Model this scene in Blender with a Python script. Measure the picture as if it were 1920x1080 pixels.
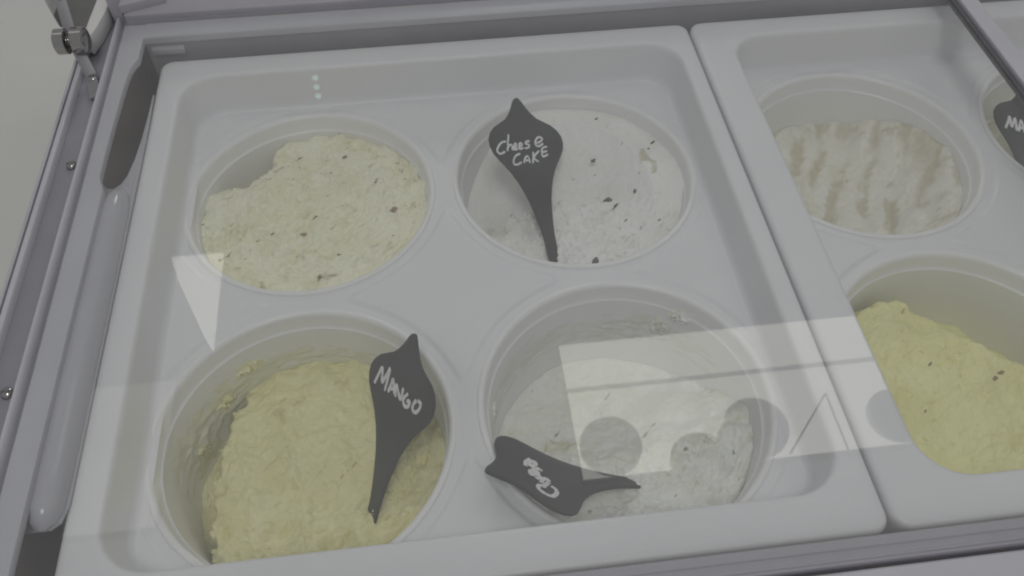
import bpy, bmesh, math, random
import numpy as np
from mathutils import Vector, Matrix, noise

# ------------------------------------------------------------------ scene
for o in list(bpy.data.objects):
    bpy.data.objects.remove(o)
scene = bpy.context.scene
col = scene.collection
random.seed(7)
CM = 0.01
ZT = 0.86                      # height of the tray rims above the shop floor, metres


def W(x, y, z):                # freezer coordinates (cm, tray rim = 0) to metres
    return Vector((x * CM, y * CM, ZT + z * CM))


# ---- camera
cam_d = bpy.data.cameras.new('camera')
cam = bpy.data.objects.new('camera', cam_d)
col.objects.link(cam)
right = Vector((0.99267515, -0.12080086, 0.00178856))
down = Vector((-0.09506865, -0.79018616, -0.60544841))
fwd = Vector((0.07455198, 0.60084355, -0.79588254))
m = Matrix((right, -down, -fwd)).transposed().to_4x4()
m.translation = W(23.1847, -62.9657, 45.7038)
cam.matrix_world = m
cam_d.sensor_width = 36.0
cam_d.lens = 36.0 * 1554.45 / 1920.0
cam_d.clip_start = 0.01
cam_d.clip_end = 60.0
scene.camera = cam

# ---- even indoor light of the shop
world = bpy.data.worlds.new('World')
scene.world = world
world.use_nodes = True
bg = world.node_tree.nodes['Background']
bg.inputs['Color'].default_value = (0.985, 0.98, 1.0, 1)
bg.inputs['Strength'].default_value = 0.315

scene.view_settings.view_transform = 'Standard'
scene.view_settings.look = 'None'
scene.view_settings.exposure = -0.15
scene.view_settings.gamma = 1.0
scene.view_settings.use_curve_mapping = False
scene.render.engine = 'CYCLES'
scene.cycles.transparent_max_bounces = 24
scene.cycles.max_bounces = 10
scene.cycles.filter_width = 2.1


def area_lamp(name, loc, target, size, power, color):
    d = bpy.data.lights.new(name, 'AREA')
    d.shape = 'DISK'
    d.size = size
    d.energy = power
    d.color = color
    o = bpy.data.objects.new(name, d)
    col.objects.link(o)
    o.location = loc
    o.rotation_euler = (Vector(target) - Vector(loc)).to_track_quat('-Z', 'Y').to_euler()
    return o


# two added, unseen lamps: far behind the freezer for relief, above and behind the viewer as fill
area_lamp('added_lamp', W(70, 430, 235), W(30, -24, 0), 0.7, 24, (1.0, 0.99, 0.96))
area_lamp('added_lamp', W(15, -120, 215), W(30, -24, 0), 0.6, 12, (1.0, 0.985, 0.95))

# ------------------------------------------------------------------ materials
MATS = {}


def nodes_of(name):
    mt = bpy.data.materials.new(name)
    mt.use_nodes = True
    nt = mt.node_tree
    return mt, nt, nt.nodes['Principled BSDF']


def plain(name, rgb, rough=0.4, metal=0.0, var=0.04, scale=40.0, bump=0.0, bscale=300.0, spec=0.5, sss=0.0):
    mt, nt, b = nodes_of(name)
    tc = nt.nodes.new('ShaderNodeTexCoord')
    n = nt.nodes.new('ShaderNodeTexNoise')
    n.inputs['Scale'].default_value = scale
    n.inputs['Detail'].default_value = 5
    nt.links.new(tc.outputs['Object'], n.inputs['Vector'])
    r = nt.nodes.new('ShaderNodeValToRGB')
    r.color_ramp.elements[0].position = 0.3
    r.color_ramp.elements[1].position = 0.72
    r.color_ramp.elements[0].color = tuple(c * (1 - var) for c in rgb) + (1,)
    r.color_ramp.elements[1].color = tuple(min(1, c * (1 + var)) for c in rgb) + (1,)
    nt.links.new(n.outputs['Fac'], r.inputs['Fac'])
    nt.links.new(r.outputs['Color'], b.inputs['Base Color'])
    b.inputs['Roughness'].default_value = rough
    b.inputs['Metallic'].default_value = metal
    b.inputs['Specular IOR Level'].default_value = spec
    if sss:
        b.inputs['Subsurface Weight'].default_value = sss
        b.inputs['Subsurface Radius'].default_value = (1.0, 0.8, 0.5)
        b.inputs['Subsurface Scale'].default_value = 0.006
    if bump:
        n2 = nt.nodes.new('ShaderNodeTexNoise')
        n2.inputs['Scale'].default_value = bscale
        n2.inputs['Detail'].default_value = 4
        nt.links.new(tc.outputs['Object'], n2.inputs['Vector'])
        bp = nt.nodes.new('ShaderNodeBump')
        bp.inputs['Strength'].default_value = bump
        bp.inputs['Distance'].default_value = 0.001
        nt.links.new(n2.outputs['Fac'], bp.inputs['Height'])
        nt.links.new(bp.outputs['Normal'], b.inputs['Normal'])
    MATS[name] = mt
    return mt


def emit(name, rgb, strength):
    mt = bpy.data.materials.new(name)
    mt.use_nodes = True
    nt = mt.node_tree
    nt.nodes.clear()
    e = nt.nodes.new('ShaderNodeEmission')
    tc = nt.nodes.new('ShaderNodeTexCoord')
    n = nt.nodes.new('ShaderNodeTexNoise')
    n.inputs['Scale'].default_value = 1.5
    nt.links.new(tc.outputs['Object'], n.inputs['Vector'])
    r = nt.nodes.new('ShaderNodeValToRGB')
    r.color_ramp.elements[0].color = tuple(c * 0.94 for c in rgb) + (1,)
    r.color_ramp.elements[1].color = tuple(rgb) + (1,)
    nt.links.new(n.outputs['Fac'], r.inputs['Fac'])
    nt.links.new(r.outputs['Color'], e.inputs['Color'])
    e.inputs['Strength'].default_value = strength
    out = nt.nodes.new('ShaderNodeOutputMaterial')
    nt.links.new(e.outputs[0], out.inputs['Surface'])
    MATS[name] = mt
    return mt


def glass(name, tint):
    # thin pane: clear transmission plus the Fresnel mirror of each face
    mt = bpy.data.materials.new(name)
    mt.use_nodes = True
    nt = mt.node_tree
    nt.nodes.clear()
    geo = nt.nodes.new('ShaderNodeNewGeometry')
    dot = nt.nodes.new('ShaderNodeVectorMath')
    dot.operation = 'DOT_PRODUCT'
    nt.links.new(geo.outputs['Normal'], dot.inputs[0])
    nt.links.new(geo.outputs['Incoming'], dot.inputs[1])

    def mth(op, a, b=None):
        n = nt.nodes.new('ShaderNodeMath')
        n.operation = op
        for i, s in enumerate((a, b)):
            if s is None:
                continue
            if isinstance(s, (int, float)):
                n.inputs[i].default_value = s
            else:
                nt.links.new(s, n.inputs[i])
        return n.outputs[0]
    c = mth('ABSOLUTE', dot.outputs['Value'])
    f = mth('POWER', mth('SUBTRACT', 1.0, c), 5.0)
    f = mth('ADD', mth('MULTIPLY', f, 0.955), 0.045)
    tr = nt.nodes.new('ShaderNodeBsdfTransparent')
    tr.inputs['Color'].default_value = tint + (1,)
    gl = nt.nodes.new('ShaderNodeBsdfGlossy')
    gl.inputs['Roughness'].default_value = 0.0
    mix = nt.nodes.new('ShaderNodeMixShader')
    nt.links.new(f, mix.inputs[0])
    nt.links.new(tr.outputs[0], mix.inputs[1])
    nt.links.new(gl.outputs[0], mix.inputs[2])
    # pale diffuse film that paints the veil of light, uneven like dust and wipe marks
    tc = nt.nodes.new('ShaderNodeTexCoord')
    mp = nt.nodes.new('ShaderNodeMapping')
    mp.inputs['Scale'].default_value = (1.0, 2.6, 1.0)
    nt.links.new(tc.outputs['Object'], mp.inputs['Vector'])
    nz = nt.nodes.new('ShaderNodeTexNoise')
    nz.inputs['Scale'].default_value = 5.0
    nz.inputs['Detail'].default_value = 6
    nz.inputs['Distortion'].default_value = 0.8
    nt.links.new(mp.outputs['Vector'], nz.inputs['Vector'])
    mr = nt.nodes.new('ShaderNodeMapRange')
    nt.links.new(nz.outputs['Fac'], mr.inputs[0])
    mr.inputs[1].default_value = 0.3
    mr.inputs[2].default_value = 0.72
    mr.inputs[3].default_value = 0.042
    mr.inputs[4].default_value = 0.07
    df = nt.nodes.new('ShaderNodeBsdfDiffuse')
    df.inputs['Color'].default_value = (0.78, 0.78, 0.80, 1)
    mix2 = nt.nodes.new('ShaderNodeMixShader')
    nt.links.new(mr.outputs[0], mix2.inputs[0])
    nt.links.new(mix.outputs[0], mix2.inputs[1])
    nt.links.new(df.outputs[0], mix2.inputs[2])
    out = nt.nodes.new('ShaderNodeOutputMaterial')
    nt.links.new(mix2.outputs[0], out.inputs['Surface'])
    MATS[name] = mt
    return mt


def ice(name, base, deep, speck=None, cover=0.62, fleck=None, fcover=0.66, sscale=130.0):
    # frozen cream: base with soft mottling, dark specks painted for ingredients and for shaded pits, a fine icy grain
    mt, nt, b = nodes_of(name)
    tc = nt.nodes.new('ShaderNodeTexCoord')

    def nz(scale, detail=4, dist=0.0, stretch=None):
        n = nt.nodes.new('ShaderNodeTexNoise')
        n.inputs['Scale'].default_value = scale
        n.inputs['Detail'].default_value = detail
        n.inputs['Distortion'].default_value = dist
        if stretch:
            mp = nt.nodes.new('ShaderNodeMapping')
            mp.vector_type = 'TEXTURE'
            mp.inputs['Scale'].default_value = stretch
            mp.inputs['Rotation'].default_value = (0, 0, math.radians(-49))
            nt.links.new(tc.outputs['Object'], mp.inputs['Vector'])
            nt.links.new(mp.outputs['Vector'], n.inputs['Vector'])
        else:
            nt.links.new(tc.outputs['Object'], n.inputs['Vector'])
        return n.outputs['Fac']

    def mixc(fac, a, c):
        n = nt.nodes.new('ShaderNodeMix')
        n.data_type = 'RGBA'
        nt.links.new(fac, n.inputs[0])
        for sock, v in ((n.inputs[6], a), (n.inputs[7], c)):
            if isinstance(v, tuple):
                sock.default_value = v + (1,)
            else:
                nt.links.new(v, sock)
        return n.outputs[2]

    def step(fac, lo, hi):
        n = nt.nodes.new('ShaderNodeMapRange')
        n.interpolation_type = 'SMOOTHSTEP'
        nt.links.new(fac, n.inputs[0])
        n.inputs[1].default_value = lo
        n.inputs[2].default_value = hi
        return n.outputs[0]
    c = mixc(step(nz(28, 5, 0.6), 0.38, 0.66), base, deep)
    if fleck:
        c = mixc(step(nz(sscale * 0.42, 4, 0.8, (0.8, 1.7, 1)), fcover, fcover + 0.09), c, fleck)
    if speck:
        c = mixc(step(nz(sscale, 3, 0.5, (0.75, 1.9, 1)), cover, cover + 0.07), c, speck)
    nt.links.new(c, b.inputs['Base Color'])
    b.inputs['Roughness'].default_value = 0.42
    b.inputs['Specular IOR Level'].default_value = 0.4
    b.inputs['Subsurface Weight'].default_value = 0.15
    b.inputs['Subsurface Radius'].default_value = (1.0, 0.8, 0.5)
    b.inputs['Subsurface Scale'].default_value = 0.004
    bp = nt.nodes.new('ShaderNodeBump')
    bp.inputs['Strength'].default_value = 0.3
    bp.inputs['Distance'].default_value = 0.001
    nt.links.new(nz(420, 5), bp.inputs['Height'])
    nt.links.new(bp.outputs['Normal'], b.inputs['Normal'])
    MATS[name] = mt
    return mt


plain('tray_plastic', (0.79, 0.785, 0.81), 0.38, var=0.02, scale=14, bump=0.05, bscale=500)
plain('tub_plastic', (0.85, 0.85, 0.845), 0.32, var=0.02, scale=22)
plain('frame_plastic', (0.40, 0.39, 0.435), 0.36, var=0.05, scale=18, bump=0.05)
plain('frame_light', (0.52, 0.515, 0.555), 0.33, var=0.04, scale=18)
plain('channel_metal', (0.28, 0.275, 0.31), 0.34, var=0.06, scale=25, bump=0.04)
plain('rubber_gap_dark', (0.12, 0.12, 0.13), 0.6, var=0.1)  # gasket rubber, also painted for the shade in the back gap
plain('liner', (0.17, 0.125, 0.09), 0.7, var=0.15, scale=12)
plain('cabinet_white', (0.66, 0.66, 0.65), 0.4, var=0.03)
plain('rail_plastic', (0.47, 0.465, 0.51), 0.2, var=0.03, scale=15)
plain('chrome', (0.42, 0.41, 0.40), 0.12, metal=1.0, var=0.06, scale=60)
plain('arm_metal', (0.26, 0.255, 0.27), 0.5, metal=0.2, var=0.08)
plain('tag_plastic', (0.043, 0.043, 0.047), 0.42, var=0.12, scale=60, bump=0.05)
plain('chalk_ink', (0.80, 0.80, 0.80), 0.8, var=0.16, scale=420)
plain('counter_white', (0.62, 0.625, 0.60), 0.45, var=0.05, scale=6)
plain('dark_panel', (0.17, 0.17, 0.165), 0.5, var=0.08)
plain('chocolate', (0.14, 0.125, 0.115), 0.6, var=0.3, scale=200)
plain('fruit_bit', (0.33, 0.25, 0.15), 0.6, var=0.25, scale=200)
plain('globe_white', (0.62, 0.62, 0.60), 0.5, var=0.04)
plain('lamp_frame', (0.42, 0.42, 0.42), 0.5, var=0.05)
plain('shop_floor', (0.34, 0.34, 0.33), 0.5, var=0.1, scale=5)
plain('ceiling_board', (0.80, 0.80, 0.79), 0.8, var=0.03, scale=8)
glass('pane_glass', (0.985, 0.992, 0.99))
emit('lit_diffuser', (1.0, 1.0, 0.89), 2.6)
emit('soft_diffuser', (1.0, 1.0, 0.95), 0.85)
emit('led_cyan', (0.62, 1.0, 0.98), 2.6)

ice('pistachio_cream', (0.92, 0.905, 0.72), (0.87, 0.845, 0.62), (0.26, 0.22, 0.14), 0.67, (0.54, 0.48, 0.30), 0.635, 150)
ice('cheesecake_cream', (0.90, 0.895, 0.86), (0.85, 0.84, 0.79), (0.30, 0.28, 0.25), 0.70, (0.64, 0.60, 0.47), 0.66, 120)
ice('mango_cream', (0.88, 0.84, 0.50), (0.82, 0.775, 0.42), (0.56, 0.47, 0.25), 0.70, (0.74, 0.66, 0.35), 0.63, 110)
ice('ginger_cream', (0.90, 0.90, 0.86), (0.86, 0.855, 0.77), (0.32, 0.30, 0.20), 0.69, (0.64, 0.62, 0.42), 0.63, 110)
ice('caramel_cream', (0.87, 0.86, 0.78), (0.82, 0.80, 0.69), (0.48, 0.41, 0.28), 0.71, (0.64, 0.59, 0.45), 0.65, 80)
ice('lemon_cream', (0.90, 0.87, 0.47), (0.86, 0.825, 0.41), (0.52, 0.40, 0.19), 0.735, (0.74, 0.64, 0.30), 0.67, 90)
ice('mango_film', (0.80, 0.79, 0.66), (0.77, 0.755, 0.58), (0.70, 0.64, 0.42), 0.66, None, 0.6, 60)
ice('pale_film', (0.80, 0.80, 0.76), (0.78, 0.775, 0.71), None)
ice('lemon_film', (0.80, 0.79, 0.68), (0.78, 0.77, 0.62), None)


# ------------------------------------------------------------------ mesh helpers (cm in, metres out)
def link_mesh(name, verts, faces, mat, root=None, parent=None, smooth=True, loc=None):
    base = root['_loc'] if root is not None else (loc or (0, 0, 0))
    me = bpy.data.meshes.new(name)
    v = [((p[0] - base[0]) * CM, (p[1] - base[1]) * CM, (p[2] - base[2]) * CM) for p in verts]
    me.from_pydata(v, [], faces)
    me.update()
    bm = bmesh.new()
    bm.from_mesh(me)
    bmesh.ops.recalc_face_normals(bm, faces=bm.faces)
    bm.to_mesh(me)
    bm.free()
    if smooth:
        for p in me.polygons:
            p.use_smooth = True
    me.materials.append(MATS[mat])
    o = bpy.data.objects.new(name, me)
    col.objects.link(o)
    if root is not None:
        o.parent = parent if parent is not None else root
    else:
        o.location = W(*base)
    return o


LOCS = {}


class Root:
    def __init__(self, name, loc, label, cat, group=None):
        self.o = bpy.data.objects.new(name, None)
        col.objects.link(self.o)
        self.o.empty_display_size = 0.02
        self.o.location = W(*loc)
        tag(self.o, label, cat, group)
        self.loc = loc

    def part(self, name, vf, mat, smooth=True, parent=None, label=None, bevel=0.0):
        verts, faces = vf
        b = self.loc
        me = bpy.data.meshes.new(name)
        me.from_pydata([((p[0] - b[0]) * CM, (p[1] - b[1]) * CM, (p[2] - b[2]) * CM) for p in verts], [], faces)
        fix(me, smooth, bevel)
        me.materials.append(MATS[mat])
        o = bpy.data.objects.new(name, me)
        col.objects.link(o)
        o.parent = parent if parent is not None else self.o
        if label:
            o['label'] = label
        return o


def fix(me, smooth, bevel=0.0):
    me.update()
    bm = bmesh.new()
    bm.from_mesh(me)
    bmesh.ops.recalc_face_normals(bm, faces=bm.faces)
    if bevel:
        ed = [e for e in bm.edges if len(e.link_faces) == 2 and e.calc_face_angle() > 0.6]
        bmesh.ops.bevel(bm, geom=ed, offset=bevel * CM, segments=2, profile=0.6, affect='EDGES')
    bm.to_mesh(me)
    bm.free()
    for p in me.polygons:
        p.use_smooth = smooth
    if smooth:
        me.set_sharp_from_angle(angle=math.radians(42))


def tag(o, label, cat, group=None):
    o['label'] = label
    o['category'] = cat
    if group:
        o['group'] = group


def single(name, vf, mat, loc, label=None, cat=None, group=None, smooth=True, kind=None, bevel=0.0):
    verts, faces = vf
    me = bpy.data.meshes.new(name)
    me.from_pydata([((p[0] - loc[0]) * CM, (p[1] - loc[1]) * CM, (p[2] - loc[2]) * CM) for p in verts], [], faces)
    fix(me, smooth, bevel)
    me.materials.append(MATS[mat])
    o = bpy.data.objects.new(name, me)
    col.objects.link(o)
    o.location = W(*loc)
    if kind:
        o['kind'] = kind
    if label:
        tag(o, label, cat, group)
    return o


def box(x0, x1, y0, y1, z0, z1):
    v = [(x, y, z) for z in (z0, z1) for y in (y0, y1) for x in (x0, x1)]
    f = [(0, 2, 3, 1), (4, 5, 7, 6), (0, 1, 5, 4), (2, 6, 7, 3), (0, 4, 6, 2), (1, 3, 7, 5)]
    return v, f


def join(*vfs):
    V, F = [], []
    for v, f in vfs:
        k = len(V)
        V += list(v)
        F += [tuple(i + k for i in q) for q in f]
    return V, F


def prism(poly, axis, a0, a1):
    # polygon in the plane across the axis ('y': (x,z), 'x': (y,z), 'z': (x,y)) drawn out along it
    def pt(q, a):
        return {'y': (q[0], a, q[1]), 'x': (a, q[0], q[1]), 'z': (q[0], q[1], a)}[axis]
    n = len(poly)
    v = [pt(q, a0) for q in poly] + [pt(q, a1) for q in poly]
    f = [tuple(range(n))[::-1], tuple(range(n, 2 * n))]
    f += [(i, (i + 1) % n, n + (i + 1) % n, n + i) for i in range(n)]
    return v, f


def rrect(x0, x1, y0, y1, r, n=10):
    pts = []
    for cx, cy, a0 in ((x1 - r, y1 - r, 0), (x0 + r, y1 - r, 90), (x0 + r, y0 + r, 180), (x1 - r, y0 + r, 270)):
        for i in range(n + 1):
            a = math.radians(a0 + 90 * i / n)
            pts.append((cx + r * math.cos(a), cy + r * math.sin(a)))
    return pts


def loft(loops, close_first=False, close_last=False):
    n = len(loops[0])
    V = [p for l in loops for p in l]
    F = []
    for k in range(len(loops) - 1):
        for i in range(n):
            j = (i + 1) % n
            F.append((k * n + i, k * n + j, (k + 1) * n + j, (k + 1) * n + i))
    if close_first:
        F.append(tuple(range(n))[::-1])
    if close_last:
        F.append(tuple(range((len(loops) - 1) * n, len(loops) * n)))
    return V, F


def lathe(prof, cx, cy, n=96, cap=False):
    loops = [[(cx + r * math.cos(2 * math.pi * i / n), cy + r * math.sin(2 * math.pi * i / n), z) for i in range(n)] for r, z in prof]
    return loft(loops, False, cap)


def tube(path, rad, n=10):
    # round rod along a list of 3D points
    loops = []
    for i, p in enumerate(path):
        p = Vector(p)
        d = (Vector(path[min(i + 1, len(path) - 1)]) - Vector(path[max(i - 1, 0)])).normalized()
        u = d.orthogonal().normalized() if abs(d.z) > 0.95 else d.cross(Vector((0, 0, 1))).normalized()
        w = d.cross(u)
        r = rad[i] if isinstance(rad, (list, tuple)) else rad
        loops.append([tuple(p + r * (u * math.cos(2 * math.pi * k / n) + w * math.sin(2 * math.pi * k / n))) for k in range(n)])
    return loft(loops, True, True)


def sstep(a, b, x):
    t = max(0.0, min(1.0, (x - a) / (b - a)))
    return t * t * (3 - 2 * t)


# ------------------------------------------------------------------ the setting round the freezer
single('floor', box(-420, 420, -300, 520, -90, -86), 'shop_floor', (0, 0, -90), kind='structure')
# pale counter beside the freezer
ct = Root('side_counter', (-30, 0, -86), 'pale off-white counter top to the left of the freezer frame', 'counter')
ct.part('counter_top', prism([(-64, -70), (-7.0, -70), (-7.0, 21.5), (-15.3, 22.9), (-18.5, 24.5), (-21.2, 29.8), (-26, 44), (-64, 44)], 'z', -15, -12), 'counter_white', bevel=0.5)
ct.part('counter_body', box(-62, -9.6, -68, 20, -86, -15.1), 'cabinet_white', smooth=False)
single('dark_cabinet', box(-25.0, -7.0, 30.0, 60, -86, -19), 'dark_panel', (-16, 45, -86),
       'dark grey cabinet standing behind the pale counter and the hinge', 'cabinet', smooth=False, bevel=0.6)

# ------------------------------------------------------------------ freezer
fz = Root('ice_cream_freezer', (40, -24, -86), 'scooping freezer with grey plastic rim frame around white moulded trays', 'freezer')
XR = 104
body = join(box(-6.4, -2.6, -56, 14, -85.9, -2.0), box(-2.6, XR, 3.0, 14, -85.9, -2.0), box(-2.6, XR, -56, -51.4, -85.9, -2.0),
            box(XR - 3, XR + 4, -51.4, 3.0, -85.9, -2.0), box(-2.6, XR - 3, -51.4, 3.0, -85.9, -40))
fz.part('cabinet_body', body, 'cabinet_white', smooth=False)
liner = join(box(-2.58, -2.2, -51.3, 2.9, -39.9, 1.3), box(-2.2, XR - 3.1, 2.2, 2.9, -39.9, 1.3),
             box(-2.2, XR - 3.1, -51.3, -50.6, -39.9, 1.3), box(-2.2, XR - 3.1, -50.6, 2.2, -39.9, -39.5))
fz.part('inner_liner', liner, 'liner', smooth=False)
# left rail, from the inside out
notch = [(-1.2, -48.9), (-1.2, -17.6), (-1.3, -17.1), (-1.5, -16.6), (-1.66, -16.0), (-1.68, -14), (-1.62, -10), (-1.52, -6), (-1.46, -4.6), (-1.36, -3.6), (-1.15, -2.8),
         (-0.9, -2.3), (-0.9, 0.6), (-0.98, 2.54), (-2.74, 2.6), (-2.74, -50.4)]
fz.part('inner_flange', prism(notch, 'z', 1.35, 2.0), 'frame_light', bevel=0.08)
fz.part('glazing_groove', box(-2.98, -2.75, -55, 2.7, 1.0, 1.45), 'rubber_gap_dark', smooth=False)
fz.part('inner_ridge', prism([(-2.99, -1.9), (-2.99, 2.35), (-3.12, 2.55), (-3.3, 2.5), (-3.45, 1.75), (-3.45, -1.9)], 'y', -55, 3.1), 'frame_light', bevel=0.05)
fz.part('hinge_channel', prism([(-3.46, -1.9), (-3.46, 1.7), (-5.28, 1.55), (-5.28, -1.9)], 'y', -55, 6), 'channel_metal', bevel=0.05)
fz.part('outer_ridge', prism([(-5.29, -1.9), (-5.29, 1.9), (-5.4, 2.1), (-5.72, 2.1), (-5.82, 1.9), (-5.82, -1.9)], 'y', -55, 1.2), 'frame_light', bevel=0.05)
fz.part('outer_gap_strip', box(-6.08, -5.83, -55, 0.8, -1.9, 1.3), 'rubber_gap_dark', smooth=False)  # dark strip filling the gap beside the outer ridge
fz.part('outer_trim', prism([(-6.09, -1.9), (-6.09, 1.75), (-6.2, 1.85), (-6.36, 1.7), (-6.36, -1.9)], 'y', -55, 0.4), 'frame_light', bevel=0.03)
# back rail
fz.part('back_flange', prism([(0.62, 1.3), (0.62, 1.9), (0.72, 2.0), (2.55, 2.06), (2.55, 1.3)], 'x', -0.95, XR), 'frame_light', bevel=0.05)
fz.part('back_liner_face', join(box(-1.0, XR - 3.2, 0.75, 0.95, -4.0, 1.28)), 'channel_metal', smooth=False)
fz.part('latch_pad', prism([(0.74, 0.2), (0.42, 0.25), (0.42, 0.75), (0.74, 0.95)], 'x', -0.6, 2.2), 'frame_plastic', bevel=0.06)
fz.part('back_gap_shade', box(-2.7, XR, 2.56, 2.8, 1.2, 1.75), 'rubber_gap_dark', smooth=False)  # dark strip standing in for the shade of the gap
fz.part('back_panel', prism([(2.81, -1.9), (2.81, 2.75), (3.05, 2.95), (13.6, 4.2), (13.6, -1.9)], 'x', -2.6, XR), 'frame_plastic', bevel=0.06)
fz.part('corner_cover', join(prism([(-3.72, 3.2), (-2.75, 3.2), (-2.75, 14), (-3.72, 14)], 'z', -1.9, 4.3)), 'frame_plastic', bevel=0.15)
fz.part('corner_gusset', prism([(-2.74, 2.85), (-2.74, 4.9), (0.9, 4.05), (1.0, 3.95)], 'z', 2.95, 3.75), 'frame_plastic', bevel=0.06)
wb = prism([(-5.25, -0.6), (-4.75, -1.0), (-4.3, 0.8), (-3.95, 3.0), (-3.75, 6.0), (-3.75, 12), (-4.9, 12), (-4.95, 6.0), (-5.15, 2.0)], 'z', 1.72, 3.3)
fz.part('white_end_cap', wb, 'cabinet_white', bevel=0.12)
# front rail
fz.part('front_flange', prism([(-48.92, 1.2), (-48.92, 1.85), (-49.05, 1.98), (-49.5, 2.0), (-49.55, 1.86), (-49.95, 1.86), (-50.0, 2.0), (-50.3, 2.02), (-50.38, 1.9), (-50.38, 1.2)], 'x', -2.7, XR), 'frame_plastic', bevel=0.03)
fz.part('front_groove_strip', box(-2.7, XR, -50.68, -50.4, 1.0, 1.5), 'rubber_gap_dark', smooth=False)  # dark strip lying in the groove before the front panel
fz.part('front_panel', prism([(-50.7, -1.9), (-50.7, 2.1), (-50.85, 2.3), (-53.5, 2.35), (-55.6, 1.2), (-56.0, -1.9)], 'x', -2.7, XR), 'frame_light', bevel=0.06)
# rounded bumper rail between frame and tray
plate = [(-2.15, -15.2), (-1.75, -15.75), (-1.3, -15.8), (-0.85, -15.4), (-0.5, -14.5), (-0.22, -12.8), (-0.02, -10.5), (0.08, -8), (0.12, -5), (0.2, -5), (0.3, -9), (0.34, -14), (0.34, -41.2), (0.1, -42.2), (-0.4, -42.6), (-2.15, -42.6)]
fz.part('gap_cover', prism(plate, 'z', 0.14, 0.36), 'rail_plastic', bevel=0.05)
path = [(-0.78, -17.0 + dy, 0.55 + dz) for dy, dz in ((1.0, -0.35), (0.3, -0.2), (-0.6, -0.05), (-2.0, 0), (-8, 0), (-16, 0.02), (-22.5, 0), (-24.6, 0), (-25.3, -0.03), (-25.7, -0.12))]
fz.part('bumper_rail', tube(path, [0.35, 0.75, 0.95, 1.04, 1.06, 1.06, 1.06, 1.0, 0.72, 0.22], 22), 'rail_plastic')


def screw(x, y, z, r=0.42):
    prof = [(r, 0.0), (r * 1.0, 0.12), (r * 0.82, 0.3), (r * 0.45, 0.38), (0.02, 0.4)]
    v, f = lathe([(a, z + h) for a, h in prof], x, y, 18)
    return v, f


for x, y, z in ((-4.05, -4.7, 2.02), (-4.05, -14.4, 1.62), (-4.05, -34.1, 1.62)):
    sc = fz.part('screw', screw(x, y, z), 'chrome')
    fz.part('screw_slot', box(x - 0.3, x + 0.3, y - 0.05, y + 0.05, z + 0.36, z + 0.41), 'rubber_gap_dark', smooth=False, parent=sc)
# hinge: flat arm through a two-disc chrome knob
arm_pts = [(-3.55, -6.9, 1.95), (-4.3, -4.2, 2.15), (-5.3, -2.3, 4.2), (-5.65, -0.3, 6.6)]


def strip(pts, wdir, w, th):
    loops = []
    wd = Vector(wdir).normalized()
    for i, p in enumerate(pts):
        p = Vector(p)
        d = (Vector(pts[min(i + 1, len(pts) - 1)]) - Vector(pts[max(i - 1, 0)])).normalized()
        nn = d.cross(wd).normalized()
        loops.append([tuple(p + wd * a * w / 2 + nn * b * th / 2) for a, b in ((-1, -1), (1, -1), (1, 1), (-1, 1))])
    return loft(loops, True, True)


hg = fz.part('hinge_arm', strip(arm_pts, (1, 0.25, 0.15), 0.9, 0.22), 'arm_metal', bevel=0.04)


def disc_x(cx, cy, cz, r, x0, x1, n=28):
    prof = [(x0, r * 0.02), (x0, r * 0.86), (x0 + 0.09, r), (x1 - 0.09, r), (x1, r * 0.86), (x1, r * 0.02)]
    loops = [[(cx + x, cy + a * math.cos(2 * math.pi * i / n), cz + a * math.sin(2 * math.pi * i / n)) for i in range(n)] for x, a in prof]
    return loft(loops, True, True)


K = (-5.25, -2.55, 4.35)
fz.part('hinge_knob', disc_x(*K, 1.02, -1.25, -0.28), 'chrome', parent=hg)
fz.part('hinge_knob', disc_x(*K, 1.08, 0.1, 1.15), 'chrome', parent=hg)
fz.part('hinge_pin', disc_x(*K, 0.5, -0.3, 0.12), 'chrome', parent=hg)

# ------------------------------------------------------------------ trays
HOLE = 10.0
CX1, CX2, CY1, CY2 = 12.58, 34.44, -14.15, -35.92


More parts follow.
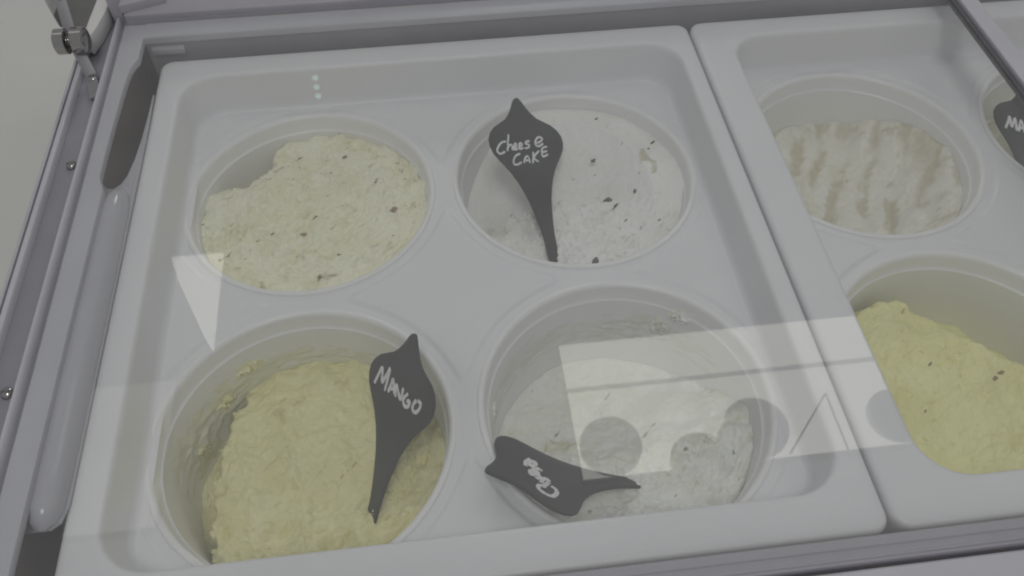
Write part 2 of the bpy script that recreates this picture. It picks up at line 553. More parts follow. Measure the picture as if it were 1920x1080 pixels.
def build_tray(x0, il, ir, label):
    w = 47.0
    root = Root('tub_tray', (x0 + w / 2, -24, -4.2), label, 'tray', 'white moulded trays in the freezer')
    ix0, ix1, iy0, iy1 = x0 + il, x0 + ir, -45.4, -2.62
    oo = [(0.12, -3.2), (0.04, -0.7), (0.07, -0.3), (0.17, -0.1), (0.36, -0.01), (0.7, 0.0)]
    loops = []
    for d, z in oo:
        loops.append([(x, y, z) for x, y in rrect(x0 + d, x0 + w - d, -48.3 + d, -d, max(0.3, 1.2 - d))])
    ii = [(-0.45, 0.0), (-0.2, -0.03), (-0.05, -0.16), (0.05, -0.5), (0.2, -3.1), (0.3, -3.55), (0.5, -3.82), (0.8, -3.93), (1.0, -3.99)]
    for d, z in ii:
        loops.append([(x, y, z) for x, y in rrect(ix0 + d, ix1 - d, iy0 + d, iy1 - d, 3.0 - d * 0.6)])
    vf = loft(loops)
    root.part('rim', vf, 'tray_plastic')
    # floor of the recess: ring steps round the four holes that run together at the necks
    cs = [(x0 + CX1, CY1), (x0 + CX2, CY1), (x0 + CX1, CY2), (x0 + CX2, CY2)]
    st = 0.15
    nx = int((ix1 - ix0 + 0.2) / st) + 1
    ny = int((iy1 - iy0 + 0.6) / st) + 1
    V, idx, F = [], {}, []
    D = {}
    for j in range(ny + 1):
        for i in range(nx + 1):
            x, y = ix0 - 0.1 + i * st, iy0 - 0.3 + j * st
            ds = [math.hypot(x - a, y - b) for a, b in cs]
            k = min(range(4), key=lambda q: ds[q])
            d = ds[k]
            if d < HOLE and HOLE - d < st * 0.75 or d >= HOLE and d - HOLE < st * 0.35:
                s = HOLE / d
                x, y = cs[k][0] + (x - cs[k][0]) * s, cs[k][1] + (y - cs[k][1]) * s
                d = HOLE
            # smooth union of the ring zones
            kk = 0.55
            sm = -kk * math.log(sum(math.exp(-q / kk) for q in ds))
            z = -4.0 + 0.17 * sstep(10.84, 11.06, sm) - 0.03 * math.exp(-((sm - 10.78) / 0.09) ** 2)
            D[(i, j)] = d
            idx[(i, j)] = len(V)
            V.append((x, y, z))
    for j in range(ny):
        for i in range(nx):
            q = [(i, j), (i + 1, j), (i + 1, j + 1), (i, j + 1)]
            good = [k for k in q if D[k] >= HOLE - 1e-6]
            if len(good) >= 3:
                F.append(tuple(idx[k] for k in good))
    root.part('recessed_floor', (V, F), 'tray_plastic')
    return root


build_tray(0.0, 2.2, 45.3, 'white four-hole tray beside the bumper rail, holding the cheesecake and mango tubs')
build_tray(47.12, 3.28, 44.6, 'white four-hole tray holding the lemon yellow and the scraped caramel tubs')

# ------------------------------------------------------------------ tubs
TUB = {1: (CX1, CY1), 2: (CX2, CY1), 3: (CX1, CY2), 4: (CX2, CY2),
       5: (47.02 + CX1, CY1), 6: (47.02 + CX1, CY2), 7: (47.02 + CX2, CY1)}


def r_in(z):                   # inner radius of a tub at height z
    return 9.62 - 0.15 * sstep(-5.2, -5.5, z) * 1.0 - 0.05 * (-4.0 - z)


tub_label = {1: 'round white tub filled with pale pistachio ice cream', 2: 'round white tub holding the cheesecake ice cream',
             3: 'round white tub holding the mango ice cream', 4: 'round white half-empty tub with the upside-down ginger tag in it',
             5: 'round white tub with scraped caramel-streaked ice cream', 6: 'round white tub with lemon yellow ice cream',
             7: 'round white tub mostly covered by a tag lettered MA'}
prof = [(9.9, -4.35), (10.14, -4.12), (10.2, -3.99), (10.15, -3.86), (10.02, -3.81), (9.87, -3.84), (9.74, -3.94), (9.66, -4.2), (9.6, -5.1),
        (9.52, -5.25), (9.42, -5.32)]
prof += [(r_in(z) - 0.02 + 0.02, z) for z in (-5.7, -7, -9, -12, -15)]
prof += [(8.85, -16.6), (8.4, -17.2), (7.5, -17.5), (4, -17.55), (0.05, -17.55)]
prof_out = [(0.05, -18.0), (8.6, -18.0), (9.3, -17.2), (9.75, -6), (9.9, -4.35)]
for k, (cx, cy) in TUB.items():
    t = single('ice_cream_tub', lathe(prof_out[:-1] + prof, cx, cy, 112), 'tub_plastic', (cx, cy, -18.0),
               tub_label[k], 'tub', 'round white ice cream tubs')


# ------------------------------------------------------------------ ice cream
def fr(x, y, s, o=4, seed=0.0):
    return noise.fractal(Vector((x * s + seed, y * s - seed, seed * 0.37)), 0.9, 2.1, o)


def tb(x, y, s, o=4, seed=0.0):
    return noise.turbulence(Vector((x * s + seed, y * s + seed, seed)), o, False, amplitude_scale=0.55, frequency_scale=2.1)


def cell(x, y, s, seed=0.0):
    d, _ = noise.voronoi(Vector((x * s + seed, y * s, seed)))
    return d[0], d[1] - d[0]


def terrace(n, step):
    q = n / step
    f = math.floor(q)
    return step * (f + sstep(0.62, 0.98, q - f))


def crumbly(x, y, seed, amp=1.0):
    # broken, flaky surface: overlapping ledges, short slanted cracks and small pits
    u = 0.80 * x + 0.60 * y
    v = -0.60 * x + 0.80 * y
    wx, wy = 0.5 * fr(x, y, 0.8, 2, seed + 3), 0.5 * fr(x, y, 0.8, 2, seed + 9)
    h = 0.18 * fr(x, y, 0.45, 3, seed) + 0.10 * fr(x, y, 1.3, 3, seed + 5)
    h += 0.44 * terrace(fr(u * 0.7, v * 1.25, 0.6, 4, seed + 40), 0.36)
    d0, e = cell(u * 0.75 + wx, v * 1.15 + wy, 0.75, seed)
    h -= 0.34 * (1 - sstep(0.0, 0.17, e)) * sstep(-0.05, 0.35, fr(x, y, 0.55, 2, seed + 21))
    d1, e1 = cell(u * 0.8 + wy, v * 1.6 + wx, 1.25, seed + 2)
    pit = (1 - sstep(0.04, 0.27, d1)) * sstep(0.0, 0.3, fr(x, y, 0.7, 2, seed + 33))
    h -= 0.6 * pit
    h += 0.035 * fr(x, y, 4.5, 3, seed + 7)
    return amp * h


def f1(x, y):
    h = -5.6 + 0.02 * x - 0.03 * y + crumbly(x, y, 1.0, 0.75 + 0.6 * sstep(-0.25, 0.3, fr(x, y, 0.3, 2, 8)))
    # scooped notch at the back left
    bd = y - (3.3 + 0.25 * (x + 9)) if x < -6.6 else y - (3.4 + 1.05 * (x + 6.6))
    bd += 0.9 * fr(x, y, 0.7, 4, 4)
    nt = sstep(-0.35, 0.75, bd) * (1 - sstep(-4.3, -3.5, x + 0.5 * fr(x, y, 0.9, 3, 6)))
    ch = sstep(-7.2, -7.8, x) * sstep(5.0, 3.9, y)
    h -= 3.4 * nt * (1 - 0.85 * ch)
    # smooth scraped patches in the middle
    h += 0.38 * sstep(3.2, 1.4, math.hypot(x + 3.2, (y - 1.8) * 1.1)) + 0.28 * sstep(2.6, 1.2, math.hypot(x + 3.2, y + 1.4))
    return h


def f2(x, y):
    # scooped hollow that climbs smoothly to the back and right wall, broken heap in front
    d = math.hypot(x + 3.5, (y + 1.0) * 1.05)
    back = min(-8.7 + 0.034 * d * d, -5.05 - 0.1 * math.sin(x))
    back += 0.12 * fr(x, y, 0.5, 3, 12) + 0.05 * fr(x, y, 2.2, 3, 14)
    back -= 1.6 * sstep(-5.0, -9.0, x)
    back += 0.22 * crumbly(x, y, 19, 1.0) * sstep(2, 7, x)
    front = -6.9 + 0.12 * (y + 2) + 0.8 * crumbly(x, y, 15.0, 1.0) + 0.05 * x
    e = y - (-0.8 + 0.10 * (x + 2) - 0.20 * abs(x + 1) + 1.4 * fr(x, y, 0.6, 4, 17))
    t = sstep(-0.4, 1.1, e)
    k = sstep(2.5, 6.5, x)
    t = t * (1 - k) + k * sstep(-7, 1, y)
    return front * (1 - t) + back * t


def f3(x, y):
    ang = math.radians(12)
    u = x * math.cos(ang) + y * math.sin(ang)
    h = -9.45 - 0.03 * y + 0.35 * fr(x, y, 0.35, 3, 22) + 0.18 * fr(x, y, 1.2, 4, 25)
    # long spade strokes running back to front
    ridged = 0.42 * (1 - abs(2 * ((u * 0.30 + 0.15 * fr(x, y, 0.3, 2, 28)) % 1) - 1)) ** 2
    h += ridged * sstep(6.5, 3.5, abs(u))
    e = x + 7.35 - 0.22 * max(0.0, y - 2.5) + 0.9 * fr(x, y, 0.7, 4, 24)
    h -= 3.2 * sstep(0.5, -0.5, e)
    h += 0.9 * crumbly(x, y, 29, 1.0) * (0.35 + 0.8 * sstep(-2, -7, y) + 0.7 * sstep(3.5, 6, x))
    h += 0.35 * sstep(5.5, 9.3, y + 1.6 * fr(x, y, 0.5, 3, 27)) * sstep(-4, 3, x)
    h += 0.5 * sstep(4.5, 8.5, x) * sstep(5, -2, y)
    return h


def f4(x, y):
    # nearly empty: thin low layer, tongues up the wall, broken heap in front
    rr = math.hypot(x, y)
    h = -10.2 + 0.30 * fr(x, y, 0.35, 3, 42) - 4.2 * sstep(-2.5, 7.0, y - 0.2 * x + 1.2 * fr(x, y, 0.3, 2, 44))
    h += 1.6 * (rr / 9.45) ** 3 * sstep(-5, 2, y)
    k = sstep(2.0, -4.0, y - 0.15 * x + 1.8 * fr(x, y, 0.4, 3, 47))
    h += k * (1.1 + 0.85 * crumbly(x, y, 43, 1.0) + 1.3 * sstep(2.0, 8.5, x))
    h += 0.10 * fr(x, y, 1.1, 4, 49) + 0.06 * fr(x, y, 3.1, 3, 50)
    return h


def groove5(x, y):
    ang = math.radians(-24)
    u = x * math.cos(ang) + y * math.sin(ang) + 0.8 * fr(x, y, 0.22, 2, 55)
    w = (u * 0.42) % 1
    return 0.5 - 0.5 * math.cos(2 * math.pi * w)


def f5(x, y):
    # hollow scraped out with the spade, streaks running up the wall
    rr = math.hypot(x, y)
    h = -11.6 + (rr / 9.45) ** 2.0 * (2.2 + 3.0 * sstep(0, 8.5, x - 0.15 * y)) + 0.22 * fr(x, y, 0.4, 3, 52)
    g = groove5(x, y)
    h += 0.5 * (g ** 0.7) * (0.35 + 0.65 * sstep(-0.3, 0.3, fr(x, y, 0.35, 2, 57)))
    h += 0.10 * fr(x, y, 1.8, 4, 58) + 0.12 * crumbly(x, y, 59)
    return h


def f6(x, y):
    h = -6.5 - 0.10 * max(0.0, x + 2) + 0.05 * min(0.0, y) + 0.5 * fr(x, y, 0.28, 3, 62)
    yb = 8.3 - 1.2 * max(0.0, min(x + 1.2, 2.9)) - 0.75 * max(0.0, x - 1.7) + 0.35 * min(0.0, x + 3)
    e = y - yb + 0.6 * fr(x, y, 0.6, 3, 64)
    h -= 4.2 * sstep(-0.9, 1.3, e)
    h += 0.42 * crumbly(x, y, 66, 1.0)
    return h


def f7(x, y):
    return -9.8 + 0.4 * fr(x, y, 0.4, 3, 72) + 0.5 * crumbly(x, y, 73)


NR, NT = 140, 330
IC = {}


def ice_cream(k, fn, mat, label, attr=None, nr=NR, ntt=NT):
    cx, cy = TUB[k]
    V, A = [], []
    for i in range(nr + 1):
        rr = (i / nr) ** 0.75
        for j in range(ntt):
            a = 2 * math.pi * j / ntt
            x0, y0 = 9.45 * rr * math.cos(a), 9.45 * rr * math.sin(a)
            z = fn(x0, y0)
            z = min(z, -4.6)
            s = (r_in(z) - 0.015) / 9.45
            s = 1 + (s - 1) * rr ** 4
            V.append((cx + x0 * s, cy + y0 * s, z))
            if attr:
                A.append(attr(x0, y0))
    F = []
    for i in range(nr):
        for j in range(ntt):
            j2 = (j + 1) % ntt
            F.append((i * ntt + j, (i + 1) * ntt + j, (i + 1) * ntt + j2, i * ntt + j2))
    # sides and underside
    b0 = len(V)
    for j in range(ntt):
        a = 2 * math.pi * j / ntt
        V.append((cx + 8.2 * math.cos(a), cy + 8.2 * math.sin(a), -17.3))
        if attr:
            A.append(0.0)
    for j in range(ntt):
        j2 = (j + 1) % ntt
        F.append((nr * ntt + j, b0 + j, b0 + j2, nr * ntt + j2))
    F.append(tuple(b0 + j for j in range(ntt)))
    loc = (cx, cy, -17.3)
    me = bpy.data.meshes.new('ice_cream')
    me.from_pydata([((p[0] - cx) * CM, (p[1] - cy) * CM, (p[2] + 17.3) * CM) for p in V], [], F)
    me.update()
    for p in me.polygons:
        p.use_smooth = True
    me.materials.append(MATS[mat])
    if attr:
        at = me.attributes.new('ribbon', 'FLOAT', 'POINT')
        at.data.foreach_set('value', A)
    o = bpy.data.objects.new('ice_cream', me)
    col.objects.link(o)
    o.location = W(*loc)
    tag(o, label, 'ice cream', 'ice cream in the tubs')
    IC[k] = (o, fn, loc)
    return o


def ribbon5(x, y):
    g = groove5(x, y)
    r = 0.72 * sstep(0.62, 0.05, g + 0.35 * fr(x, y, 1.3, 3, 65)) * sstep(-0.4, 0.2, fr(x, y, 0.4, 3, 61))
    r = max(r, 0.6 * sstep(7.2, 8.6, math.hypot(x, y)) * sstep(-0.1, 0.4, fr(x, y, 0.9, 3, 63)) * sstep(-3, 2, x))
    return r


# caramel ribbon runs in the scraped grooves of the fifth tub
mt = MATS['caramel_cream']
nt_ = mt.node_tree
bs = nt_.nodes['Principled BSDF']
src = bs.inputs['Base Color'].links[0].from_socket
an = nt_.nodes.new('ShaderNodeAttribute')
an.attribute_name = 'ribbon'
mx = nt_.nodes.new('ShaderNodeMix')
mx.data_type = 'RGBA'
nt_.links.new(an.outputs['Fac'], mx.inputs[0])
nt_.links.new(src, mx.inputs[6])
mx.inputs[7].default_value = (0.60, 0.545, 0.38, 1)
nt_.links.new(mx.outputs[2], bs.inputs['Base Color'])

ice_cream(1, f1, 'pistachio_cream', 'pale pistachio ice cream with dark nut specks, tub without a tag')
ice_cream(2, f2, 'cheesecake_cream', 'white cheesecake ice cream with dark chocolate pieces')
ice_cream(3, f3, 'mango_cream', 'yellow mango ice cream scooped away from the tub wall')
ice_cream(4, f4, 'ginger_cream', 'off-white remains of ginger ice cream low in its tub')
ice_cream(5, f5, 'caramel_cream', 'cream ice cream scraped into tan caramel ribbons', ribbon5)
ice_cream(6, f6, 'lemon_cream', 'lemon yellow ice cream mound with brown fruit bits')
ice_cream(7, f7, 'pistachio_cream', 'pale ice cream beneath the tag lettered MA', nr=50, ntt=120)


def chunk(seed, r):
    rnd = random.Random(seed)
    bm = bmesh.new()
    bmesh.ops.create_icosphere(bm, subdivisions=1, radius=1.0)
    sx, sy, sz = rnd.uniform(0.8, 1.7), rnd.uniform(0.4, 0.8), rnd.uniform(0.35, 0.6)
    for v in bm.verts:
        k = rnd.uniform(0.7, 1.15)
        v.co = Vector((v.co.x * sx, v.co.y * sy, v.co.z * sz)) * k * r * CM
    me = bpy.data.meshes.new('chunk')
    bm.to_mesh(me)
    bm.free()
    return me


def bits(k, name, mat, spots, sizes):
    o, fn, loc = IC[k]
    shapes = [chunk(k * 10 + i, 1.0) for i in range(4)]
    for me in shapes:
        me.materials.append(MATS[mat])
    for i, (x, y) in enumerate(spots):
        r = math.hypot(x, y)
        if r > 9.0:
            x, y = x * 9.0 / r, y * 9.0 / r
        c = bpy.data.objects.new(name, shapes[i % 4])
        col.objects.link(c)
        c.parent = o
        s = sizes[i % len(sizes)]
        c.location = (x * CM, y * CM, (min(fn(x, y), -4.6) - s * 0.12 - loc[2]) * CM)
        c.rotation_euler = (0.3 * math.sin(i * 3.1), 0.3 * math.cos(i * 2.3), 0.7 + 0.5 * math.sin(i * 4.7))
        c.scale = (s, s, s)


bits(2, 'chocolate_piece', 'chocolate', [(2.7, 4.0), (3.1, -0.7), (3.5, -1.5), (5.4, -0.5), (8.1, 4.4), (7.4, 3.6), (4.2, -3.1), (0.8, -7.0), (3.5, 7.8), (6.8, -4.0)],
     [0.3, 0.62, 0.34, 0.3, 0.28, 0.2, 0.22, 0.5, 0.17, 0.24])
bits(1, 'nut_piece', 'fruit_bit', [(2.6, 6.0), (-1.0, -2.4), (-3.2, -2.5), (0.6, -7.5), (6.6, -1.1)], [0.32, 0.36, 0.26])
bits(6, 'fruit_piece', 'fruit_bit', [(2.9, 0.2), (3.5, 0.5), (-1.6, 1.7), (4.6, 2.6), (-3.7, -2.1)], [0.42, 0.3, 0.2, 0.22, 0.18])

# smears of ice cream left on the tub walls
def smear(k, a_mid, z_mid, aw, zh, seed, mat, thick=0.26, fq=3.4, hole=0.035, res=(22, 14)):
    cx, cy = TUB[k]
    V, F = [], []
    n, mrows = res
    for i in range(mrows + 1):
        for j in range(n + 1):
            u, v = j / n * 2 - 1, i / mrows * 2 - 1
            wob = 1 + 0.45 * noise.noise(Vector((u * 1.6 + seed, v * 1.6, seed)))
            d = math.hypot(u, v) if (u or v) else 0
            sq = max(abs(u), abs(v))
            ru, rv = (u * sq / d, v * sq / d) if d > 1e-6 else (0, 0)
            a = math.radians(a_mid + ru * aw * wob)
            z = z_mid + rv * zh * wob
            th = thick * max(0.0, 1 - sq ** 2) * (0.7 + 1.7 * noise.fractal(Vector((u * fq + seed, v * fq * 0.8, 2)), 0.9, 2.0, 3)) - hole
            r = r_in(z) - th
            V.append((cx + r * math.cos(a), cy + r * math.sin(a), z))
    for i in range(mrows):
        for j in range(n):
            F.append((i * (n + 1) + j, i * (n + 1) + j + 1, (i + 1) * (n + 1) + j + 1, (i + 1) * (n + 1) + j))
    o, fn, loc = IC[k]
    me = bpy.data.meshes.new('wall_smear')
    me.from_pydata([((p[0] - loc[0]) * CM, (p[1] - loc[1]) * CM, (p[2] - loc[2]) * CM) for p in V], [], F)
    fix(me, True)
    me.materials.append(MATS[mat])
    c = bpy.data.objects.new('wall_smear', me)
    col.objects.link(c)
    c.parent = o


for a, z, aw, zh, s in ((122, -7.4, 8, 0.75, 1.0), (138, -9.0, 7, 1.2, 2.3), (160, -10.2, 6, 1.6, 3.1)):
    smear(3, a, z, aw, zh, s, 'mango_cream')
smear(3, 150, -9.4, 52, 3.3, 11.0, 'mango_film', 0.14, 4.2, 0.03, (90, 40))
smear(3, 100, -9.2, 60, 2.2, 13.0, 'mango_film', 0.12, 4.6, 0.035, (90, 34))
for a, z, aw, zh, s in ((52, -5.6, 7, 0.8, 7.0), (60, -7.6, 5, 1.4, 8.2), (165, -8.0, 5, 1.0, 9.1)):
    smear(4, a, z, aw, zh, s, 'ginger_cream')
smear(4, 140, -8.6, 60, 2.6, 17.0, 'pale_film', 0.10, 4.2, 0.03, (90, 36))
smear(4, 70, -8.4, 45, 2.2, 19.0, 'pale_film', 0.12, 4.4, 0.035, (80, 30))

# ------------------------------------------------------------------ spade-shaped flavour tags
HALF = [(0.0, -0.06), (0.22, 0.0), (0.46, 0.25), (0.78, 0.75), (1.2, 1.3), (1.75, 1.78), (2.5, 2.12), (3.2, 2.45), (3.75, 2.9), (4.08, 3.45), (4.12, 4.05),
        (3.92, 4.65), (3.45, 5.25), (2.95, 5.8), (2.45, 6.4), (1.95, 7.2), (1.58, 8.0), (1.25, 8.9), (0.98, 10.0), (0.78, 11.0), (0.64, 12.0), (0.6, 13.2), (0.6, 15.6)]


def rib(points, w, lift, sn, seed):
    # one pen stroke: a flat ribbon with ragged width
    pts = []
    for i in range(len(points) - 1):
        p0 = Vector(points[max(i - 1, 0)])
        p1, p2 = Vector(points[i]), Vector(points[i + 1])
        p3 = Vector(points[min(i + 2, len(points) - 1)])
        for k in range(6):
            t = k / 6
            q = 0.5 * ((2 * p1) + (p2 - p0) * t + (2 * p0 - 5 * p1 + 4 * p2 - p3) * t * t + (3 * p1 - p0 - 3 * p2 + p3) * t ** 3)
            pts.append(q)
    pts.append(Vector(points[-1]))
    V, F = [], []
    rnd = random.Random(seed)
    n = len(pts)
    for i, q in enumerate(pts):
        d = (pts[min(i + 1, n - 1)] - pts[max(i - 1, 0)])
        d = d.normalized() if d.length > 1e-6 else Vector((1, 0))
        nn = Vector((-d.y, d.x))
        ww = w * 0.5 * (0.85 + 0.3 * rnd.random()) * (0.6 if i in (0, n - 1) else 1)
        for s, h in ((-1, 0.012), (-0.8, lift), (0.8, lift), (1, 0.012)):
            V.append((q.x + nn.x * ww * s, q.y + nn.y * ww * s, sn * h))
    for i in range(n - 1):
        for k in range(3):
            F.append((i * 4 + k, i * 4 + k + 1, i * 4 + 5 + k, i * 4 + 4 + k))
    return V, F


def flavour_tag(tip, ex, ey, words, w, label, sn, bury=None):
    ex, ey = Vector(ex), Vector(ey)
    ey = (ey - ex * ex.dot(ey)).normalized()
    ex = ex.normalized()
    n = ex.cross(ey)
    # root empty at the foot of the stem
    foot = Vector(tip) + ey * 15.6
    R_ = Root('flavour_tag', tuple(foot), label, 'tag', 'spade-shaped flavour tags')

    def P(q):
        x, y, z = q
        # slight dishing of the blade
        b = 0.010 * (x * x)
        return tuple(Vector(tip) + ex * x + ey * y + n * (z - sn * 0.0 + sn * b * 0.6))
    pts = HALF + [(-x, y) for x, y in HALF[::-1] if x > 0]
    hh = 0.11
    N = len(HALF)
    rows = []
    for x, y in HALF:
        cols = [(-1 + 2 * i / 10) * x for i in range(11)]
        rows.append([(c, y) for c in cols])
    V, F = [], []
    for side in (1, -1):
        base = len(V)
        for r in rows:
            for i, (x, y) in enumerate(r):
                e = 0.55 if i in (0, 10) else 1.0
                V.append(P((x, y, side * hh * e)))
        for a in range(N - 1):
            for i in range(10):
                F.append((base + a * 11 + i, base + a * 11 + i + 1, base + (a + 1) * 11 + i + 1, base + (a + 1) * 11 + i))
    b2 = N * 11
    for a in range(N - 1):
        for i in (0, 10):
            F.append((a * 11 + i, (a + 1) * 11 + i, b2 + (a + 1) * 11 + i, b2 + a * 11 + i))
    for i in range(10):
        F.append(((N - 1) * 11 + i, (N - 1) * 11 + i + 1, b2 + (N - 1) * 11 + i + 1, b2 + (N - 1) * 11 + i))
    bl = R_.part('blade', (V, F), 'tag_plastic')
    allv = []
    for i, st in enumerate(words):
        v, f = rib(st, w, 0.022, sn, i)
        allv.append(([P((a, b, c + sn * hh)) for a, b, c in v], f))
    R_.part('handwriting', join(*allv), 'chalk_ink', parent=bl)
    return R_


CHEESE = [[(-2.35, 3.72), (-2.89, 3.81), (-3.41, 4.22), (-3.56, 4.54), (-3.26, 4.75), (-2.72, 4.57)], [(-1.89, 3.12), (-2.15, 3.76), (-2.45, 4.56)],
          [(-2.35, 4.3), (-2.01, 4.02), (-1.8, 4.08), (-1.86, 4.51)], [(-1.65, 4.29), (-1.3, 4.13), (-1.35, 3.92), (-1.58, 4.09), (-1.64, 4.43), (-1.22, 4.36)],
          [(-1.08, 4.25), (-0.68, 4.06), (-0.75, 3.87), (-0.99, 4.05), (-1.03, 4.4), (-0.6, 4.3)], [(0.3, 3.74), (-0.1, 3.79), (-0.23, 3.96), (0.12, 4.06), (0.01, 4.29), (-0.47, 4.37)],
          [(0.85, 3.96), (1.42, 3.86), (1.78, 3.6), (1.48, 3.43), (1.07, 3.63), (0.86, 3.99), (1.11, 4.24), (1.77, 4.02)],
          [(-1.1, 4.8), (-1.63, 4.95), (-2.01, 5.34), (-2.04, 5.67), (-1.64, 5.7), (-1.17, 5.52)], [(-0.94, 5.62), (-0.71, 5.25), (-0.38, 5.03), (-0.24, 5.27), (-0.25, 5.65)],
          [(-0.76, 5.42), (-0.22, 5.39)], [(0.42, 4.68), (0.07, 5.68)], [(1.1, 4.62), (0.34, 5.18), (0.76, 5.58)], [(2.11, 4.3), (1.51, 4.46), (1.37, 5.13), (2.03, 4.98)], [(1.44, 4.78), (2.01, 4.68)]]
MANGO = [[(-3.12, 4.56), (-2.89, 3.89), (-2.59, 3.24), (-2.25, 4.15), (-1.94, 3.55), (-1.68, 3.06), (-1.74, 4.62)], [(-1.34, 4.56), (-1.18, 4.02), (-1.05, 3.56), (-0.54, 4.41)],
         [(-1.23, 4.29), (-0.7, 4.05)], [(-0.35, 4.54), (-0.58, 3.74), (0.27, 4.46), (0.29, 3.63)], [(1.0, 3.8), (0.67, 4.15), (0.66, 4.52), (1.01, 4.7), (1.35, 4.51), (1.35, 4.22), (1.01, 4.32)],
         [(2.09, 3.82), (1.84, 4.21), (1.88, 4.55), (2.25, 4.62), (2.59, 4.29), (2.63, 3.9), (2.23, 3.8)]]
GINGER = [[(1.27, 4.32), (1.57, 4.47), (2.01, 4.27), (2.36, 3.68), (2.23, 3.34), (1.93, 3.12), (1.59, 3.05), (1.25, 3.35), (1.35, 3.62), (1.54, 3.64)], [(0.87, 4.43), (1.12, 4.01), (1.35, 3.63)],
          [(0.99, 3.66), (0.56, 4.13), (0.49, 4.51), (0.83, 4.44)], [(0.54, 3.54), (0.4, 3.9), (0.39, 4.17)],
          [(-0.31, 4.64), (-0.58, 4.52), (-0.43, 4.04), (-0.16, 3.53), (0.14, 3.44), (0.06, 3.79), (-0.27, 4.23), (0.13, 3.97), (0.21, 4.19)],
          [(-0.71, 3.92), (-0.9, 4.35), (-1.23, 4.71), (-1.4, 4.53), (-1.21, 4.16), (-0.75, 3.91)], [(-0.74, 3.53), (-1.17, 3.81), (-1.52, 4.34), (-1.58, 4.5)]]
MA = [[(-2.9, 4.9), (-2.5, 4.2), (-2.2, 3.6), (-2.05, 4.5), (-1.5, 3.6), (-1.45, 4.8)], [(-1.2, 4.8), (-0.75, 3.6), (-0.4, 4.8)], [(-1.0, 4.35), (-0.5, 4.3)]]

flavour_tag((30.22, -8.47, -0.21), (0.805, 0.41, -0.428), (0.133, -0.829, -0.544), CHEESE, 0.18,
            'dark grey spade-shaped tag handwritten Cheese Cake', -1)
flavour_tag((20.57, -31.51, -0.05), (0.531, -0.728, 0.434), (-0.318, -0.646, -0.694), MANGO, 0.27,
            'dark grey spade-shaped tag handwritten MANGO', -1)
flavour_tag((24.36, -41.24, -1.28), (0.381, -0.86, 0.339), (0.793, 0.115, -0.599), GINGER, 0.31,
            'dark grey tag lying on its side across the tub rim, white writing upside down', 1)
ex7, ey7 = Vector((0.93, -0.05, -0.36)).normalized(), Vector((-0.10, -0.90, -0.40))
ey7 = (ey7 - ex7 * ex7.dot(ey7)).normalized()
tip7 = Vector((73.3, -11.0, -4.3)) - ey7 * 3.9 + ex7 * 4.1
flavour_tag(tuple(tip7), ex7, ey7, MA, 0.3, 'dark grey tag whose white writing begins MA', -1)



# loose flakes and crumbs broken off the scooped surfaces
def crumbs(k, mat, count, seed, region, extra=()):
    o, fn, loc = IC[k]
    rnd = random.Random(seed)
    V, F = [], []
    shapes = []
    for q in range(5):
        me = chunk(seed + q, 1.0)
        shapes.append(([v.co.copy() for v in me.vertices], [tuple(p.vertices) for p in me.polygons]))
    spots = list(extra)
    while len(spots) < count:
        x, y = rnd.uniform(-9, 9), rnd.uniform(-9, 9)
        if math.hypot(x, y) < 8.9 and region(x, y):
            spots.append((x, y, rnd.choice((0.10, 0.13, 0.17, 0.22, 0.3)), None))
    for x, y, sc, dz in spots:
        vs, fs = shapes[rnd.randrange(5)]
        M = Matrix.Rotation(rnd.uniform(0, 6.28), 3, 'Z') @ Matrix.Rotation(rnd.uniform(-0.5, 0.5), 3, 'X')
        z = min(fn(x, y), -4.6) + (dz if dz is not None else sc * 0.1)
        b0 = len(V)
        for v in vs:
            q = M @ v * sc
            V.append((x * CM + q.x, y * CM + q.y, (z - loc[2]) * CM + q.z))
        F += [tuple(i + b0 for i in f) for f in fs]
    me = bpy.data.meshes.new('crumbs')
    me.from_pydata(V, [], F)
    fix(me, True)
    me.materials.append(MATS[mat])
    c = bpy.data.objects.new('crumbs', me)
    col.objects.link(c)
    c.parent = o
    c['kind'] = 'stuff'


stuck = []
for i in range(16):
    q = 0.12 * i
    x, y = 3.36 + 0.318 * q + 0.32 * math.sin(i * 2.3), -5.05 + 0.646 * q - 0.16 + 0.2 * math.cos(i * 1.7)
    stuck.append((x, y, 0.13 + 0.05 * (i % 3), -10.1 + 0.694 * q + 0.15 - f3(x, y)))
crumbs(1, 'pistachio_cream', 130, 11, lambda x, y: fr(x, y, 0.5, 2, 90) > 0.0 and not (x < -3 and y > 2.5))
crumbs(2, 'cheesecake_cream', 120, 12, lambda x, y: y < -2.5)
crumbs(3, 'mango_cream', 190, 13, lambda x, y: (y < -3 or x > 4 or x < -6) and fr(x, y, 0.5, 2, 92) > -0.1, stuck)
crumbs(4, 'ginger_cream', 90, 14, lambda x, y: y < -1 + 0.2 * x)
crumbs(6, 'lemon_cream', 60, 16, lambda x, y: fr(x, y, 0.5, 2, 96) > 0.0 and y < 5)

# ------------------------------------------------------------------ glass lids
gl = Root('glass_lid', (33, -24, 2.02), 'clear flat glass lid lying over the cheesecake and mango tubs', 'glass lid', 'sliding glass lids')
gl.part('pane', box(-2.6, 69.85, -50.25, 2.4, 2.09, 2.47), 'pane_glass', smooth=False)
gl.part('edge_gasket', box(69.86, 70.2, -50.25, 2.4, 2.09, 2.66), 'rubber_gap_dark', smooth=False, bevel=0.05)
gl2 = Root('glass_lid', (85, -24, 2.02), 'clear glass lid with a pale edge strip over the tub lettered MA', 'glass lid', 'sliding glass lids')
gl2.part('edge_strip', box(70.32, 71.9, -50.25, 2.4, 2.09, 3.0), 'frame_light', smooth=False, bevel=0.12)
gl2.part('pane', box(71.91, 101.5, -50.25, 2.4, 2.5, 2.88), 'pane_glass', smooth=False)

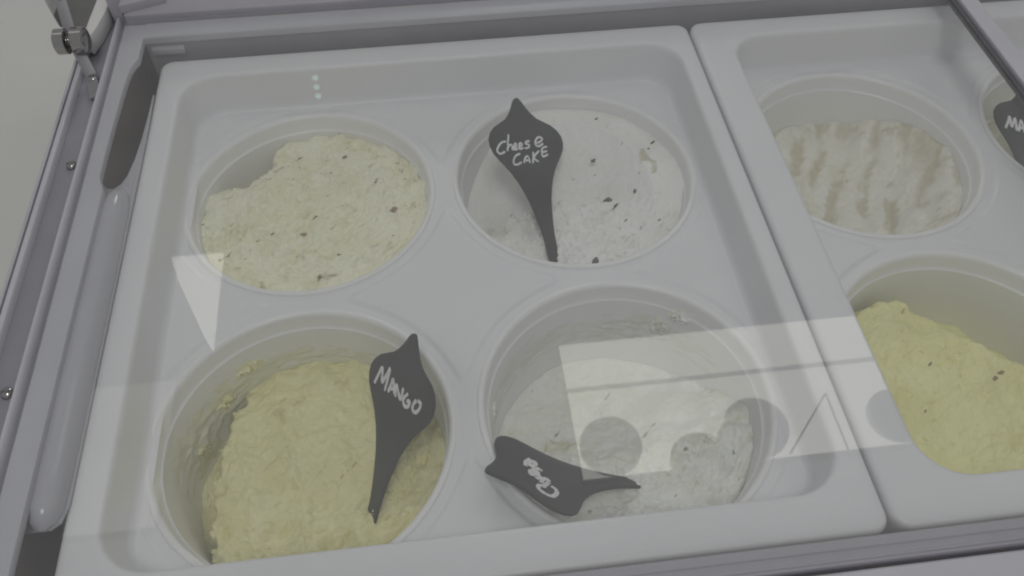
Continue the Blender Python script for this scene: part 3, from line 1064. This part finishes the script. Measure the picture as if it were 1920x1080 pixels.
# ------------------------------------------------------------------ ceiling fittings that the glass mirrors
HZ = 223.0


def ceiling_light(name, x0, x1, ys, mat, label, frame=1.0):
    r = Root(name, ((x0 + x1) / 2, ys[0], HZ), label, 'ceiling light')
    r.part('housing', box(x0 - frame, x1 + frame, ys[0] - frame, ys[-1] + frame, HZ + 1.0, HZ + 6), 'lamp_frame', smooth=False)
    for a, b in zip(ys[:-1], ys[1:]):
        r.part('diffuser', box(x0, x1, a + (1.25 if a == ys[1] else 0.1), b - (1.25 if b == ys[1] else 0.1), HZ, HZ + 0.95), mat, smooth=False)
    r.part('seam', box(x0, x1, ys[1] - 0.5, ys[1] + 0.5, HZ + 0.2, HZ + 0.9), 'soft_diffuser', smooth=False)
    return r


ceiling_light('ceiling_light', 62.3, 179.0, (52.3, 87.2, 107.0), 'lit_diffuser', 'bright ceiling light panel with a dark seam, mirrored in the glass over the ginger tub', 0.2)
ceiling_light('ceiling_light', -110.0, -80.6, (53.0, 86.6, 109.0), 'soft_diffuser', 'dim ceiling light panel with a seam, mirrored in the glass beside the mango tub', 0.2)
tri = prism([(-89.4, 169.0), (-68.6, 168.9), (-68.1, 120.6), (-71.5, 126.5), (-85.0, 156.0)], 'z', HZ, HZ + 1.5)
single('ceiling_light', tri, 'lit_diffuser', (-75, 145, HZ), 'bright pointed triangle of ceiling light, mirrored beside the pistachio tub', 'ceiling light', smooth=False)
for i, (x, y, r, lb) in enumerate(((73.5, 62.5, 10.8, 'round shade at the mirrored light panel corner, just above the ginger tag'),
                                   (103.0, 53.0, 10.5, 'round shade on the mirrored light panel, lowest of the row'),
                                   (125.6, 63.3, 11.4, 'large round shade on the mirrored light panel, rightmost over the ginger tub'),
                                   (119.0, 58.0, 9.0, 'small round shade overlapped by the large one on the mirrored light panel'),
                                   (176.5, 62.0, 10.0, 'round shade on the mirrored light panel, beside the lemon yellow tub'))):
    prof_g = [(0.05, HZ - 6.0)] + [(r * math.sin(math.radians(a)), HZ - 3.0 - 3.0 * math.cos(math.radians(a))) for a in range(10, 91, 10)] + [(r, HZ - 0.5), (r * 0.9, HZ - 0.08), (0.05, HZ - 0.08)]
    single('lamp_shade', lathe(prof_g, x, y, 40), 'globe_white', (x, y, HZ - 6), lb, 'lamp shade', 'round shades under the light panel')
for i, (x, y) in enumerate(((-33.2, 278.2), (-32.3, 271.1), (-31.4, 264.2))):
    single('indicator_light', lathe([(0.05, HZ - 0.6), (1.2, HZ - 0.4), (1.5, HZ), (1.3, HZ + 0.8), (0.05, HZ + 0.8)], x, y, 16), 'led_cyan', (x, y, HZ),
           ('small cyan light of a row of three, the one mirrored nearest the back rim', 'small cyan light between the two other cyan lights of its row', 'small cyan light of a row of three, the one mirrored nearest the pistachio tub')[i], 'light', 'three cyan lights mirrored in the glass')


# thin wire triangle hanging under the light panel
w3 = [(154.5, 73.4, HZ - 2.5), (134.4, 52.2, HZ - 2.5), (154.6, 49.8, HZ - 2.5)]
wire = join(*[tube([w3[i], w3[(i + 1) % 3]], 0.38, 8) for i in (0, 2)])
single('wire_hanger', wire, 'rubber_gap_dark', (148, 58, HZ - 2.5), 'thin pointed wire hanger mirrored on the bright light panel near the tray seam', 'wire')
